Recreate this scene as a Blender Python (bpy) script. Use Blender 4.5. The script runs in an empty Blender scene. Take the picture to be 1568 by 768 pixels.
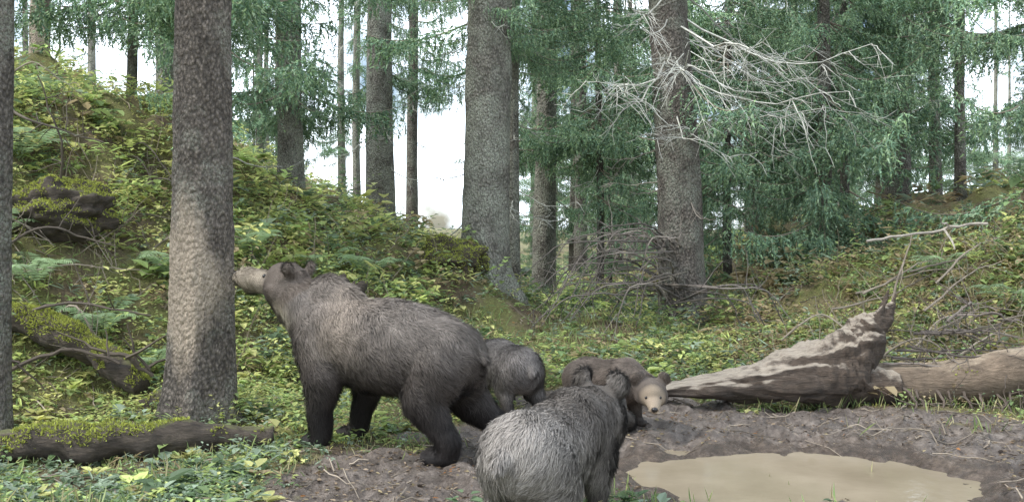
import bpy, math, numpy as np
from mathutils import Vector, Matrix
R = np.random.RandomState(7)
scene = bpy.context.scene

# ---------------------------------------------------------------- helpers
def _h(ix, iy, iz, s):
    n = (ix*374761393 + iy*668265263 + iz*2147483629 + s*1274126177) & 0xffffffff
    n = ((n ^ (n >> 13))*1274126177) & 0xffffffff
    n = ((n ^ (n >> 16))*2246822519) & 0xffffffff
    return ((n ^ (n >> 15)) & 0xffffff)/float(0xffffff)
def vn(x, y, z=None, s=0):
    x = np.asarray(x, float); y = np.asarray(y, float)
    z = np.zeros_like(x) if z is None else np.asarray(z, float)
    ix, iy, iz = [np.floor(a).astype(np.int64) for a in (x, y, z)]
    fx, fy, fz = x-ix, y-iy, z-iz
    fx, fy, fz = [f*f*(3-2*f) for f in (fx, fy, fz)]
    r = 0
    for a in (0, 1):
        for b in (0, 1):
            for c in (0, 1):
                w = (fx if a else 1-fx)*(fy if b else 1-fy)*(fz if c else 1-fz)
                r = r + w*_h(ix+a, iy+b, iz+c, s)
    return r*2-1
def fbm(x, y, z=None, s=0, o=4):
    r = 0; a = 1.0; f = 1.0
    for i in range(o):
        r = r + a*vn(np.asarray(x)*f, np.asarray(y)*f, None if z is None else np.asarray(z)*f, s+i)
        a *= .5; f *= 2.03
    return r
def sm(t):
    t = np.clip(t, 0, 1); return t*t*(3-2*t)
def nrm(v):
    return v/np.maximum(np.linalg.norm(v, axis=-1, keepdims=True), 1e-9)

def mesh_np(name, V, faces, col=None, nvec=None, smooth=False, mat=None, extra=None):
    me = bpy.data.meshes.new(name)
    V = np.asarray(V, np.float32)
    me.vertices.add(len(V)); me.vertices.foreach_set("co", V.ravel())
    if not isinstance(faces, list): faces = [faces]
    faces = [np.asarray(f, np.int32) for f in faces if len(f)]
    li = np.concatenate([f.ravel() for f in faces])
    sz = np.concatenate([np.full(len(f), f.shape[1], np.int32) for f in faces])
    st = np.concatenate([[0], np.cumsum(sz)[:-1]]).astype(np.int32)
    me.loops.add(len(li)); me.loops.foreach_set("vertex_index", li)
    me.polygons.add(len(sz)); me.polygons.foreach_set("loop_start", st)
    me.update(calc_edges=True)
    me.polygons.foreach_set("use_smooth", np.full(len(sz), smooth))
    if col is not None:
        a = me.attributes.new("col", 'FLOAT_COLOR', 'POINT')
        c = np.ones((len(V), 4), np.float32); c[:, :3] = col
        a.data.foreach_set("color", c.ravel())
    if nvec is not None:
        a = me.attributes.new("fn", 'FLOAT_VECTOR', 'POINT')
        a.data.foreach_set("vector", np.asarray(nvec, np.float32).ravel())
    if extra:
        for k, v in extra.items():
            a = me.attributes.new(k, 'FLOAT', 'POINT'); a.data.foreach_set("value", np.asarray(v, np.float32).ravel())
    me.update()
    if mat: me.materials.append(mat)
    return me
def add_obj(name, me, parent=None, loc=(0, 0, 0), rot=0.0, scale=1.0):
    o = bpy.data.objects.new(name, me)
    scene.collection.objects.link(o)
    o.location = loc; o.rotation_euler = (0, 0, rot); o.scale = (scale,)*3
    if parent: o.parent = parent
    return o
def tube(P, rad, sides=6, noise=0, ns=3.0, seed=0, cap=True):
    P = np.asarray(P, float); rad = np.asarray(rad, float); n = len(P)
    T = nrm(np.gradient(P, axis=0))
    ref = np.array([0, 0, 1.0]) if abs(T[:, 2]).mean() < .8 else np.array([1.0, 0, 0])
    A = nrm(np.cross(T, ref)); B = np.cross(T, A)
    a = np.linspace(0, 2*np.pi, sides, endpoint=False)
    ca, sa = np.cos(a), np.sin(a)
    D = A[:, None, :]*ca[None, :, None] + B[:, None, :]*sa[None, :, None]
    rr = np.repeat(rad[:, None], sides, 1)
    if noise:
        Q = P[:, None, :]+D*rr[..., None]
        rr = rr*(1+noise*fbm(Q[..., 0]*ns, Q[..., 1]*ns, Q[..., 2]*ns, seed, 5))
    V = (P[:, None, :]+D*rr[..., None]).reshape(-1, 3)
    i = np.arange(n-1)[:, None]*sides; j = np.arange(sides)[None, :]; j2 = (j+1) % sides
    F = np.stack([i+j, i+j2, i+sides+j2, i+sides+j], -1).reshape(-1, 4)
    if cap:
        V = np.vstack([V, P[0], P[-1]])
        c0, c1 = n*sides, n*sides+1
        jj = np.arange(sides); k2 = (jj+1) % sides
        tri = np.vstack([np.stack([np.full(sides, c0), k2, jj], -1),
                         np.stack([np.full(sides, c1), (n-1)*sides+jj, (n-1)*sides+k2], -1)])
        return V, F, tri
    return V, F, np.zeros((0, 3), int)
class Acc:
    def __init__(s): s.V = []; s.Q = []; s.T = []; s.C = []; s.n = 0
    def add(s, V, Q=None, T=None, col=(1, 1, 1)):
        V = np.asarray(V)
        s.V.append(V)
        if Q is not None and len(Q): s.Q.append(np.asarray(Q)+s.n)
        if T is not None and len(T): s.T.append(np.asarray(T)+s.n)
        c = np.empty((len(V), 3)); c[:] = col; s.C.append(c); s.n += len(V)
    def tube(s, P, rad, sides=6, col=(1, 1, 1), **k):
        V, Q, T = tube(P, rad, sides, **k); s.add(V, Q, T, col)
    def arrays(s):
        V = np.vstack(s.V); C = np.vstack(s.C)
        Q = np.vstack(s.Q) if s.Q else np.zeros((0, 4), int)
        T = np.vstack(s.T) if s.T else np.zeros((0, 3), int)
        return V, Q, T, C
    def mesh(s, name, mat, smooth=False):
        V, Q, T, C = s.arrays()
        return mesh_np(name, V, [Q, T], col=C, smooth=smooth, mat=mat)

# ---------------------------------------------------------------- materials
class M:
    def __init__(s, name):
        s.m = bpy.data.materials.new(name); s.m.use_nodes = True
        s.nt = s.m.node_tree; s.N = s.nt.nodes; s.L = s.nt.links
        s.b = s.N["Principled BSDF"]; s.out = s.N["Material Output"]
    def node(s, t, **k):
        n = s.N.new(t)
        for a, v in k.items(): setattr(n, a, v)
        return n
    def link(s, a, b): s.L.new(a, b)
    def noise(s, scale, detail=6, rough=.6, vec=None, dist=0):
        n = s.node('ShaderNodeTexNoise'); n.inputs['Scale'].default_value = scale
        n.inputs['Detail'].default_value = detail; n.inputs['Roughness'].default_value = rough
        n.inputs['Distortion'].default_value = dist
        if vec is not None: s.link(vec, n.inputs['Vector'])
        return n.outputs['Fac']
    def ramp(s, fac, stops):
        n = s.node('ShaderNodeValToRGB'); e = n.color_ramp.elements
        while len(e) < len(stops): e.new(.5)
        for i, (p, c) in enumerate(stops):
            e[i].position = p; e[i].color = (*c, 1) if len(c) == 3 else c
        s.link(fac, n.inputs[0]); return n.outputs[0]
    def mix(s, f, a, b, mode='MIX'):
        n = s.node('ShaderNodeMix', data_type='RGBA', blend_type=mode)
        for v, sock in ((f, n.inputs[0]), (a, n.inputs[6]), (b, n.inputs[7])):
            if isinstance(v, (int, float)): sock.default_value = v
            elif isinstance(v, tuple): sock.default_value = (*v, 1)
            else: s.link(v, sock)
        return n.outputs[2]
    def bump(s, h, st=.5, d=.02):
        n = s.node('ShaderNodeBump'); n.inputs['Strength'].default_value = st; n.inputs['Distance'].default_value = d
        s.link(h, n.inputs['Height']); s.link(n.outputs[0], s.b.inputs['Normal']); return n
    def coords(s, scale=(1, 1, 1)):
        t = s.node('ShaderNodeTexCoord'); mp = s.node('ShaderNodeMapping'); mp.inputs['Scale'].default_value = scale
        s.link(t.outputs['Object'], mp.inputs['Vector']); return mp.outputs[0]
    def attr(s, n, o='Color'):
        return s.node('ShaderNodeAttribute', attribute_name=n).outputs[o]
    def math(s, op, a, b=None, c=None):
        n = s.node('ShaderNodeMath', operation=op)
        for i, v in enumerate((a, b, c)):
            if v is None: continue
            if isinstance(v, (int, float)): n.inputs[i].default_value = v
            else: s.link(v, n.inputs[i])
        return n.outputs[0]

def leaf_mat(name, trans=.4, rough=.5):
    m = M(name); c = m.attr('col'); m.link(c, m.b.inputs['Base Color'])
    m.b.inputs['Roughness'].default_value = rough
    m.b.inputs['Specular IOR Level'].default_value = .35
    t = m.node('ShaderNodeBsdfTranslucent'); m.link(c, t.inputs['Color'])
    x = m.node('ShaderNodeMixShader'); x.inputs[0].default_value = trans
    m.link(m.b.outputs[0], x.inputs[1]); m.link(t.outputs[0], x.inputs[2]); m.link(x.outputs[0], m.out.inputs[0])
    return m.m
leafM = leaf_mat('herb_leaf', .45)
mossM = leaf_mat('moss_tuft', .3, .8)
m = M('spruce_needles'); d_ = m.node('ShaderNodeBsdfDiffuse'); m.link(m.attr('col'), d_.inputs['Color']); m.link(d_.outputs[0], m.out.inputs[0]); m.N.remove(m.b); needleM = m.m

def bark_mat(name, c1, c2, lichen, lf=.45, patch=None):
    m = M(name); v = m.coords((1, 1, .6)); v1 = m.coords()
    n1 = m.noise(34, 8, .75, v); n2 = m.noise(3.0, 5, .6, v1); n4 = m.noise(9, 5, .65, v)
    vo = m.node('ShaderNodeTexVoronoi', feature='F1'); vo.inputs['Scale'].default_value = 46
    vv = m.mix(.04, v, m.node('ShaderNodeTexNoise').outputs['Color'], 'ADD'); m.link(vv, vo.inputs['Vector'])
    c = m.ramp(n1, [(.32, c1), (.68, c2)])
    c = m.mix(1.0, c, m.ramp(vo.outputs['Distance'], [(.0, (1.25, 1.25, 1.25)), (.65, (.45, .45, .45))]), 'MULTIPLY')
    c = m.mix(1.0, c, m.ramp(n4, [(.3, (.65, .63, .61)), (.7, (1.25, 1.25, 1.25))]), 'MULTIPLY')
    lm = m.ramp(n2, [(lf, (0, 0, 0)), (lf+.16, (1, 1, 1))])
    lm2 = m.ramp(m.noise(60, 5, .75, v1), [(.42, (0, 0, 0)), (.6, (.8, .8, .8))])
    c = m.mix(m.mix(1.0, lm, lm2, 'MULTIPLY'), c, lichen)
    if patch:
        zc, zr, pc = patch
        sp = m.node('ShaderNodeSeparateXYZ'); t = m.node('ShaderNodeTexCoord'); m.link(t.outputs['Object'], sp.inputs[0])
        ab = m.math('ABSOLUTE', m.math('SUBTRACT', sp.outputs[2], zc))
        ab = m.math('MULTIPLY_ADD', m.math('ABSOLUTE', m.math('ADD', sp.outputs[0], .05)), 2.0, ab)
        ad = m.math('MULTIPLY_ADD', m.noise(6, 7, .75, m.coords((1, 1, .35))), -1.5*zr, ab)
        f = m.ramp(ad, [(.0, (.8, .8, .8)), (.3, (0, 0, 0))])
        c = m.mix(f, c, m.mix(1.0, m.ramp(n1, [(.3, (.6, .6, .6)), (.7, (1.2, 1.2, 1.2))]), pc, 'MULTIPLY'))
    m.link(c, m.b.inputs['Base Color']); m.b.inputs['Roughness'].default_value = .9
    m.bump(m.math('SUBTRACT', n1, vo.outputs['Distance']), 1.0, .03)
    return m.m
barkNear = bark_mat('spruce_bark', (.085, .068, .056), (.33, .28, .235), (.36, .36, .29), .50, (1.05, .68, (.52, .42, .32)))
barkGrey = bark_mat('spruce_bark_lichen', (.13, .12, .10), (.40, .37, .32), (.46, .48, .39), .40)
barkDark = bark_mat('spruce_bark_dark', (.085, .072, .062), (.28, .245, .21), (.33, .35, .28), .45)

m = M('lichen_twig'); c = m.attr('col'); c2 = m.mix(1.0, c, m.ramp(m.noise(30), [(.3, (.55, .55, .55)), (.7, (1.2, 1.2, 1.15))]), 'MULTIPLY')
m.link(c2, m.b.inputs['Base Color']); m.b.inputs['Roughness'].default_value = .9; twigM = m.m

# ---------------------------------------------------------------- terrain
PC = (1.82, 6.20)
def pud(x, y):
    u = (x-PC[0])/1.20; v = (y-PC[1])/.78
    return np.sqrt(u*u+v*v)+.17*fbm(x*1.7, y*1.7, None, 50, 3)+.08*fbm(x*7, y*7, None, 55, 3)
def ridge(x):
    return np.interp(x, [-30, -12, -6.1, -4.55, -3.15, -2.4, -.65, .5, 1.5, 2.4, 4, 4.8, 6.1, 9, 14, 30],
                     [6, 5.0, 3.4, 2.75, 1.95, 1.55, .80, .36, .28, .4, .85, 1.15, 1.6, 2.2, 2.6, 3])
def ystart(x): return np.interp(x, [-8, -4, -2, 0, 3, 5, 9], [4.3, 6.2, 7.9, 9, 9.3, 8.9, 7.5])
def mudmask(x, y):
    e = np.sqrt(((x-2.0)/2.9)**2+((y-6.5)/1.85)**2)
    e2 = np.sqrt(((x+.2)/1.45)**2+((y-6.0)/1.1)**2)
    e3 = np.sqrt(((x-.9)/1.1)**2+((y-7.9)/1.1)**2)
    e = np.minimum(np.minimum(e, e2), e3)+.28*fbm(x*1.5, y*1.5, None, 60, 4)
    return sm((1.15-e)/.32)
def H(x, y):
    x = np.asarray(x, float); y = np.asarray(y, float)
    s = ystart(x); r = ridge(x)
    k = sm((y-s)/(12.3-s))
    z = r*k*(1-.85*sm((y-19)/14.))
    mud = mudmask(x, y)
    z = z+(.06+.22*k*np.clip(r, 0, 1.6))*fbm(x*.9, y*.9, None, 1, 5)*(1-.8*mud)*sm((y-3)/6+.4)
    p = pud(x, y)
    z = z+.22*np.exp(-(((x+.55)/.8)**2+((y-12.0)/.8)**2))
    f = sm((1.45-p)/.45)
    z = z*(1-f)+(-.015)*f
    rut = 1-np.abs(fbm(x*2.6, y*3.4, None, 9, 4))
    z = z+mud*(.075*(rut-.6)+.032*fbm(x*9, y*9, None, 12, 3))*(1-.75*sm((1.3-p)/.3))
    z = z-.11*sm((1.16-p)/.5)
    return z
def seg(*s):
    o = [np.arange(a, b-1e-6, d) for a, b, d in s]; return np.concatenate(o)
a_ = np.geomspace(9.06, 320, 30)
xs = np.concatenate([-a_[::-1], seg((-9, -2.2, .06), (-2.2, 4.6, .028), (4.6, 9.0, .06)), a_])
ys = np.concatenate([2-np.geomspace(.3, 200, 14)[::-1], seg((2, 4.6, .1), (4.6, 9.0, .028), (9.0, 15, .06)), np.geomspace(15.1, 320, 40)])
X, Y = np.meshgrid(xs, ys)
Z = H(X, Y)
nx, ny = len(xs), len(ys)
i = np.arange(ny-1)[:, None]*nx+np.arange(nx-1)[None, :]
F = np.stack([i, i+1, i+nx+1, i+nx], -1).reshape(-1, 4)
PD = pud(X, Y)
m = M('forest_floor')
v = m.coords(); mud = m.attr('mud', 'Fac'); wet = m.attr('wet', 'Fac')
nA = m.noise(1.6, 8, .65, v); nB = m.noise(12, 10, .78, v); nC = m.noise(55, 5, .7, v)
soil = m.ramp(nB, [(.3, (.04, .03, .02)), (.5, (.13, .095, .06)), (.7, (.26, .2, .12))])
moss = m.ramp(nC, [(.3, (.06, .065, .02)), (.7, (.26, .27, .08))])
g = m.mix(m.ramp(nA, [(.40, (0, 0, 0)), (.58, (.85, .85, .85))]), soil, moss)
mudc = m.ramp(nB, [(.30, (.045, .036, .031)), (.5, (.15, .125, .107)), (.72, (.38, .33, .29))])
mudc = m.mix(1.0, mudc, m.ramp(m.noise(2.6, 6, .65, v), [(.35, (.65, .62, .6)), (.65, (1.25, 1.22, 1.2))]), 'MULTIPLY')
mf = m.ramp(m.math('MULTIPLY_ADD', m.noise(7, 6, .7, v), .7, mud), [(.55, (0, 0, 0)), (.8, (1, 1, 1))])
c = m.mix(mf, g, mudc)
c = m.mix(wet, c, m.mix(1.0, c, (.6, .55, .5), 'MULTIPLY'))
m.link(c, m.b.inputs['Base Color'])
mr_ = m.ramp(nA, [(.38, (.2, .2, .2)), (.6, (.55, .55, .55))])
m.link(m.mix(mf, (.95, .95, .95), m.mix(wet, mr_, (.2, .2, .2))), m.b.inputs['Roughness'])
m.bump(m.mix(.4, nB, nC), 1.0, .06)
add_obj('ground', mesh_np('ground', np.stack([X, Y, Z], -1).reshape(-1, 3), F, smooth=True, mat=m.m, extra={'mud': mudmask(X, Y), 'wet': sm((1.4-PD)/.35)}))

m = M('muddy_water'); v = m.coords()
n1 = m.noise(1.8, 4, .5, v); m.link(m.ramp(n1, [(.3, (.20, .165, .115)), (.7, (.28, .235, .17))]), m.b.inputs['Base Color'])
m.b.inputs['Roughness'].default_value = .05; m.b.inputs['IOR'].default_value = 1.36
m.bump(m.noise(8, 4, .55, v), .16, .02)
a = np.linspace(0, 2*np.pi, 96, endpoint=False)
V = np.stack([PC[0]+1.6*np.cos(a), PC[1]+1.04*np.sin(a), 0*a-.066], -1)
V = np.vstack([V, [PC[0], PC[1], -.066]]); jj = np.arange(96)
add_obj('puddle', mesh_np('puddle', V, np.stack([np.full(96, 96), jj, (jj+1) % 96], -1), mat=m.m, smooth=True))

# ---------------------------------------------------------------- spruce trees
GREENS = np.array([[.18, .28, .18], [.23, .33, .17], [.13, .21, .145], [.27, .35, .23]])
def spruce_branch(seed, L=2.0, hi=True):
    r = np.random.RandomState(seed); A = Acc()
    n = 14; t = np.linspace(0, 1, n)
    dr = r.uniform(.12, .32); side0 = r.uniform(-.1, .1)
    ax = np.stack([L*t, L*side0*t*t, L*(-dr*np.sin(t*2.4)*.9+.1*t**3)], -1)
    A.tube(ax, np.linspace(.016, .004, n), 4, col=(.25, .21, .17))
    def at(u): return np.stack([np.interp(u, t, ax[:, k]) for k in range(3)], -1)
    ntw = int(L/(.068 if hi else .12))
    P = []; D = []; S = []
    for k in range(ntw):
        u = .12+.88*(k+r.rand()*.8)/ntw
        for sgn in (-1, 1):
            if r.rand() < .2: continue
            ln = L*(.26*(1-u)**.6+.05)*r.uniform(.6, 1.25)
            p0 = at(u)
            d = nrm(np.array([r.uniform(.4, .9), sgn*r.uniform(.6, 1.1), r.uniform(-.55, .05)]))
            m_ = max(3, int(ln/(.032 if hi else .07)))
            q = np.linspace(.05, 1, m_)[:, None]
            pts = p0+d*ln*q+np.array([0, 0, -1])*(q**2)*ln*r.uniform(.25, .75)
            P.append(pts); D.append(np.repeat(nrm(d+np.array([0, 0, -.4]))[None], m_, 0)); S.append(np.full(m_, r.uniform(.8, 1.2)))
            if hi and r.rand() < .65:
                l2 = r.uniform(.12, .45); m2 = int(l2/.03)+2; q = np.linspace(0, 1, m2)[:, None]
                b = p0+d*ln*r.uniform(.2, .7); dd = nrm(np.array([r.uniform(-.2, .3), r.uniform(-.2, .2), -1.0]))
                P.append(b+dd*l2*q); D.append(np.repeat(dd[None], m2, 0)); S.append(np.full(m2, r.uniform(.7, 1.1)))
    P = np.vstack(P); D = np.vstack(D); S = np.concatenate(S)
    P = np.repeat(P, 2, 0); D = np.repeat(D, 2, 0); S = np.repeat(S, 2); N = len(P)
    D = nrm(D+r.normal(0, .5, (N, 3)))
    W = nrm(np.cross(D, r.normal(0, 1, (N, 3))))
    ln = (S*r.uniform(.04, .085, N)*(1 if hi else 1.8))[:, None]; w = ln*.17
    P = P+r.normal(0, .006, (N, 3))
    V = np.stack([P-W*w, P+W*w, P+D*ln], 1).reshape(-1, 3)
    T = np.arange(3*N).reshape(-1, 3)
    cc = GREENS[r.randint(0, 4, N)]*r.uniform(.7, 1.35, (N, 1))
    A.add(V, None, T, np.repeat(cc, 3, 0))
    return A.arrays()
BR_HI = [spruce_branch(100+k) for k in range(5)]
BR_LO = [spruce_branch(200+k, hi=False) for k in range(4)]
def crown(name, seed, Ht, z0, Lmax, per_m):
    r = np.random.RandomState(seed); A = Acc()
    z = z0
    while z < Ht-.3:
        for k in range(r.poisson(1)+1):
            f = 1-(z-z0*.3)/Ht
            L = Lmax*(max(f, .06)**.75)*r.uniform(.55, 1.15)
            if z < z0+1.2: L *= r.uniform(.5, 1.0)
            lib = BR_HI if z < 5.0 else BR_LO
            V, Q, T, C = lib[r.randint(len(lib))]
            s = L/2.0
            pitch = r.uniform(-.12, .25)-(.2 if z < 4 else 0)
            yaw = r.uniform(0, 2*np.pi)
            cp, sp_, cy, sy = np.cos(pitch), np.sin(pitch), np.cos(yaw), np.sin(yaw)
            Vs = V*np.array([s, s*r.uniform(.8, 1.1), s])
            x_ = Vs[:, 0]*cp-Vs[:, 2]*sp_; zz = Vs[:, 0]*sp_+Vs[:, 2]*cp; y_ = Vs[:, 1]
            A.add(np.stack([x_*cy-y_*sy, x_*sy+y_*cy, zz+z], -1), Q, T, C*r.uniform(.7, 1.35))
        z += r.exponential(1./per_m)*(1 if z < 5.0 else 7)
    return A.mesh(name, needleM)
CR = {'high': [crown('crown_h%d' % k, 10+k, 18, 2.9, 2.0, 5.2) for k in range(2)],
      'mid': [crown('crown_m%d' % k, 20+k, 17, 1.7, 2.0, 6.0) for k in range(2)],
      'low': [crown('crown_l%d' % k, 30+k, 15, .7, 2.1, 7.2) for k in range(2)],
      'sap': [crown('crown_s%d' % k, 40+k, 4.2, .25, 1.0, 14) for k in range(2)]}
def dead_branches(A, r, base, r0, zlo, zhi, n, Lr=(.6, 1.8), col=(.46, .45, .41), sub=7, yaw=None):
    for k in range(n):
        z = r.uniform(zlo, zhi); a = r.uniform(0, 2*np.pi) if yaw is None else r.uniform(*yaw)
        L = r.uniform(*Lr); d = np.array([np.cos(a), np.sin(a), 0]); t = np.linspace(0, 1, 9)[:, None]
        sag = r.uniform(.1, .45)
        wob = np.cumsum(r.normal(0, .018, (9, 3)), 0)*L
        P = np.array([base[0], base[1], z])+d*(r0*.8+L*t)+np.array([0, 0, 1])*(-sag*L*np.sin(t*2.2))+wob
        cc = np.array(col)*r.uniform(.6, 1.25)
        A.tube(P, np.linspace(.011, .003, 9)*(.5+.4*L), 4, col=cc)
        for q in range(int(sub*L)):
            i_ = r.randint(2, 9); p = P[i_]; sg = r.choice([-1, 1])
            e = nrm(d*r.uniform(.2, .9)+sg*np.array([-d[1], d[0], 0])*r.uniform(.4, 1)+np.array([0, 0, r.uniform(-.8, .3)]))
            l2 = L*r.uniform(.12, .38); tt = np.linspace(0, 1, 5)[:, None]
            P2 = p+e*l2*tt+np.array([0, 0, -1])*tt**2*l2*.3+np.cumsum(r.normal(0, .03, (5, 3)), 0)*l2
            A.tube(P2, np.linspace(.005, .002, 5), 3, col=cc)
            for w in range(3):
                e2 = nrm(e+r.normal(0, .6, 3)); p2 = P2[r.randint(1, 5)]; l3 = l2*r.uniform(.25, .5)
                A.tube(np.stack([p2, p2+e2*l3*.5+r.normal(0, .01, 3), p2+e2*l3]), [.003, .0025, .0015], 3, col=cc)
def trunk_mesh(name, r0, Ht, lean, mat, seed, flare=1.0, sides=36, taper=.85, fine=False):
    r = np.random.RandomState(seed)
    if fine:
        sides = 110; z = np.concatenate([np.linspace(-.5, 3.6, 330), np.linspace(3.7, Ht, 24)])
    else:
        z = np.concatenate([np.linspace(-.5, 1.2, 36), np.linspace(1.25, 5, 40), np.linspace(5.4, Ht, 16)])
    a = np.linspace(0, 2*np.pi, sides, endpoint=False)
    ZZ, AA = np.meshgrid(z, a, indexing='ij')
    rad = r0*np.clip(1-ZZ/Ht, .02, 1.02)**taper
    k = r.randint(4, 6); ph = r.uniform(0, 6, 3)
    lob = .5+.5*np.cos(k*AA+ph[0]+.5*np.sin(2*AA+ph[1]))
    fl = np.exp(-np.clip(ZZ, -.05, 9)/.26)*.5*flare
    rad = rad*(1+fl*(.4+.7*lob**1.5))
    cx, cy = np.cos(AA), np.sin(AA)
    rad = rad*(1+.05*fbm(cx*2, cy*2, ZZ*1.1, seed, 3)+.03*fbm(cx*9, cy*9, ZZ*7, seed+4, 3))
    if fine:
        f_ = fbm(cx*rad*45, cy*rad*45, ZZ*26, seed+9, 3)
        rad = rad+.0055*np.abs(f_)-.004*(np.abs(f_) < .12)
    bx = lean[0]*ZZ+.02*np.sin(ZZ*.9+ph[2]); by = lean[1]*ZZ
    V = np.stack([bx+rad*cx, by+rad*cy, ZZ], -1).reshape(-1, 3)
    n = len(z); i = np.arange(n-1)[:, None]*sides; j = np.arange(sides)[None, :]; j2 = (j+1) % sides
    F = np.stack([i+j, i+j2, i+sides+j2, i+sides+j], -1).reshape(-1, 4)
    return mesh_np(name, V, F, smooth=True, mat=mat)
TREES = [
 (-2.38, 7.62, .235, 'high+', barkNear, (.018, 0), .9, 0),
 (-.32, 12.5, .31, 'high', barkGrey, (.004, 0), 1.2, 14),
 (2.08, 12.2, .285, 'high', barkDark, (-.045, 0), .6, 0),
 (.03, 13.6, .09, 'high', barkGrey, (0, 0), .5, 12),
 (-2.35, 18, .27, 'high', barkGrey, (-.002, 0), .6, 10),
 (-2.17, 22, .13, 'high', barkDark, (0, 0), .5, 6),
 (-3.15, 14.3, .19, 'mid', barkGrey, (.0, 0), .6, 10),
 (-3.3, 11.2, .07, 'mid', barkDark, (.0, 0), .6, 4),
 (.56, 17, .2, 'high', barkGrey, (0, 0), .6, 16),
 (6.95, 18, .19, 'high', barkDark, (.01, 0), .6, 10),
 (7.05, 19.1, .16, 'mid', barkDark, (-.004, 0), .6, 8),
 (4.75, 20, .15, 'mid', barkGrey, (0, 0), .5, 10),
 (8.4, 20, .12, 'mid', barkDark, (0, 0), .5, 8),
 (7.55, 17, .09, 'high', barkDark, (0.01, 0), .5, 8),
 (4.45, 14.4, .11, 'low', barkDark, (0, 0), .5, 0),
 (-3.62, 7.1, .1, 'high+', barkDark, (0, 0), .5, 0),
 (-7.5, 16, .16, 'high', barkNear, (0, 0), .5, 8),
 (-5.6, 16.3, .16, 'high', barkGrey, (0, 0), .5, 10),
 (-5.0, 13.2, .07, 'mid', barkDark, (.01, 0), .5, 8),
 (6.9, 13.0, .1, 'low', barkDark, (0, 0), .5, 0),
 (2.3, 22, .12, 'mid', barkGrey, (0, 0), .5, 8),
 (3.3, 15.4, .07, 'low', barkDark, (0, 0), .5, 4),
 (6.6, 23.5, .12, 'mid', barkDark, (0, 0), .5, 6),
 (5.6, 17, .08, 'low', barkDark, (0, 0), .5, 4),
 (-3.7, 24, .1, 'high', barkGrey, (0, 0), .5, 6),
 (1.35, 15.6, .06, 'mid', barkDark, (0, 0), .3, 4),
 (1.9, 19.5, .04, 'sap', barkDark, (0, 0), .3, 0),
]
for k, (x, y, r0, kind, bk, lean, fl, nd) in enumerate(TREES):
    zb = float(H(x, y))-.02
    Ht = {'high+': 19, 'high': 18, 'mid': 17, 'low': 15, 'sap': 4.2}[kind]
    t = add_obj('spruce_tree', trunk_mesh('spruce_trunk', r0, Ht, lean, bk, 300+k, fl, fine=(k == 0)), loc=(x, y, zb))
    c = add_obj('branches', CR[kind.rstrip('+')][k % 2], t, rot=R.uniform(0, 6.28))
    if kind == 'high+': c.location.z = 1.8
    rr_ = np.random.RandomState(500+k)
    if k == 2:
        A = Acc(); dead_branches(A, rr_, (-.12, 0), .16, 2.4, 4.4, 22, (.7, 2.0), (.55, .54, .50), 9, (-2.6, .5))
        dead_branches(A, rr_, (-.05, 0), .2, .8, 2.6, 16, (.2, .8), (.25, .22, .19), 5)
        add_obj('dead_twigs', A.mesh('dead_twigs', twigM), t)
    elif nd:
        A = Acc(); dead_branches(A, rr_, (0, 0), r0*.8, .9, 4.6, nd, (.3, 1.2), sub=6)
        add_obj('dead_twigs', A.mesh('dead_twigs', twigM), t)
df = bpy.data.objects.new('distant_spruce_forest', None); scene.collection.objects.link(df)
tm = [trunk_mesh('far_trunk%d' % k, .16, 17, (0, 0), [barkDark, barkGrey][k], 900+k, .4, sides=10) for k in range(2)]
cnt = 0; rr_ = np.random.RandomState(5)
while cnt < 62:
    y = rr_.uniform(26, 75); px = rr_.uniform(-.58, .6); x = px*y
    if -.22 < px < -.04 and rr_.rand() > .04: continue
    if px < -.22 and rr_.rand() > .5: continue
    zb = float(H(x, y)); s = rr_.uniform(.8, 1.25); a_ = rr_.uniform(0, 6.28)
    add_obj('far_trunk', tm[cnt % 2], df, (x, y, zb), a_, s)
    kd = 'high' if rr_.rand() < .45 else ('mid' if rr_.rand() < .6 else 'low')
    add_obj('far_crown', CR[kd][cnt % 2], df, (x, y, zb), a_, s)
    cnt += 1
for k in range(46):
    y = rr_.uniform(18, 42); px = rr_.uniform(.02, .56) if k % 4 else rr_.uniform(-.5, -.02); x = px*y
    add_obj('young_spruce', CR['sap'][k % 2], df, (x, y, float(H(x, y))), rr_.uniform(0, 6.28), rr_.uniform(.35, .9)*(1 if px > 0 else .5))

# ---------------------------------------------------------------- herb layer
def leaves_mesh(name, P, D, U, L, W, C, mat):
    S = nrm(np.cross(D, U)); U = np.cross(S, D)
    L = L[:, None]; W = W[:, None]
    v = [P, P+D*L*.3-S*W*.48+U*W*.18, P+D*L*.68-S*W*.38+U*W*.1-U*L*.04, P+D*L-U*L*.14,
         P+D*L*.68+S*W*.38+U*W*.1-U*L*.04, P+D*L*.3+S*W*.48+U*W*.18]
    V = np.stack(v, 1).reshape(-1, 3); N = len(P); b = np.arange(N)[:, None]*6
    Q = np.vstack([b+np.array([0, 3, 2, 1]), b+np.array([0, 5, 4, 3])])
    return mesh_np(name, V, Q, col=np.repeat(C, 6, 0), mat=mat)
def trampled(x, y):
    return (np.exp(-(((x-.1)/1.0)**2+((y-7.9)/.7)**2))+np.exp(-(((x+1.2)/.5)**2+((y-6.8)/.5)**2))
            +.9*np.exp(-(((x+4.2)/.55)**2+((y-9.1)/.45)**2))+.8*np.exp(-(((x+3.4)/.6)**2+((y-7.8)/.35)**2))+.7*np.exp(-(((x+2.6)/1.2)**2+((y-6.45)/.2)**2)))
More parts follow.
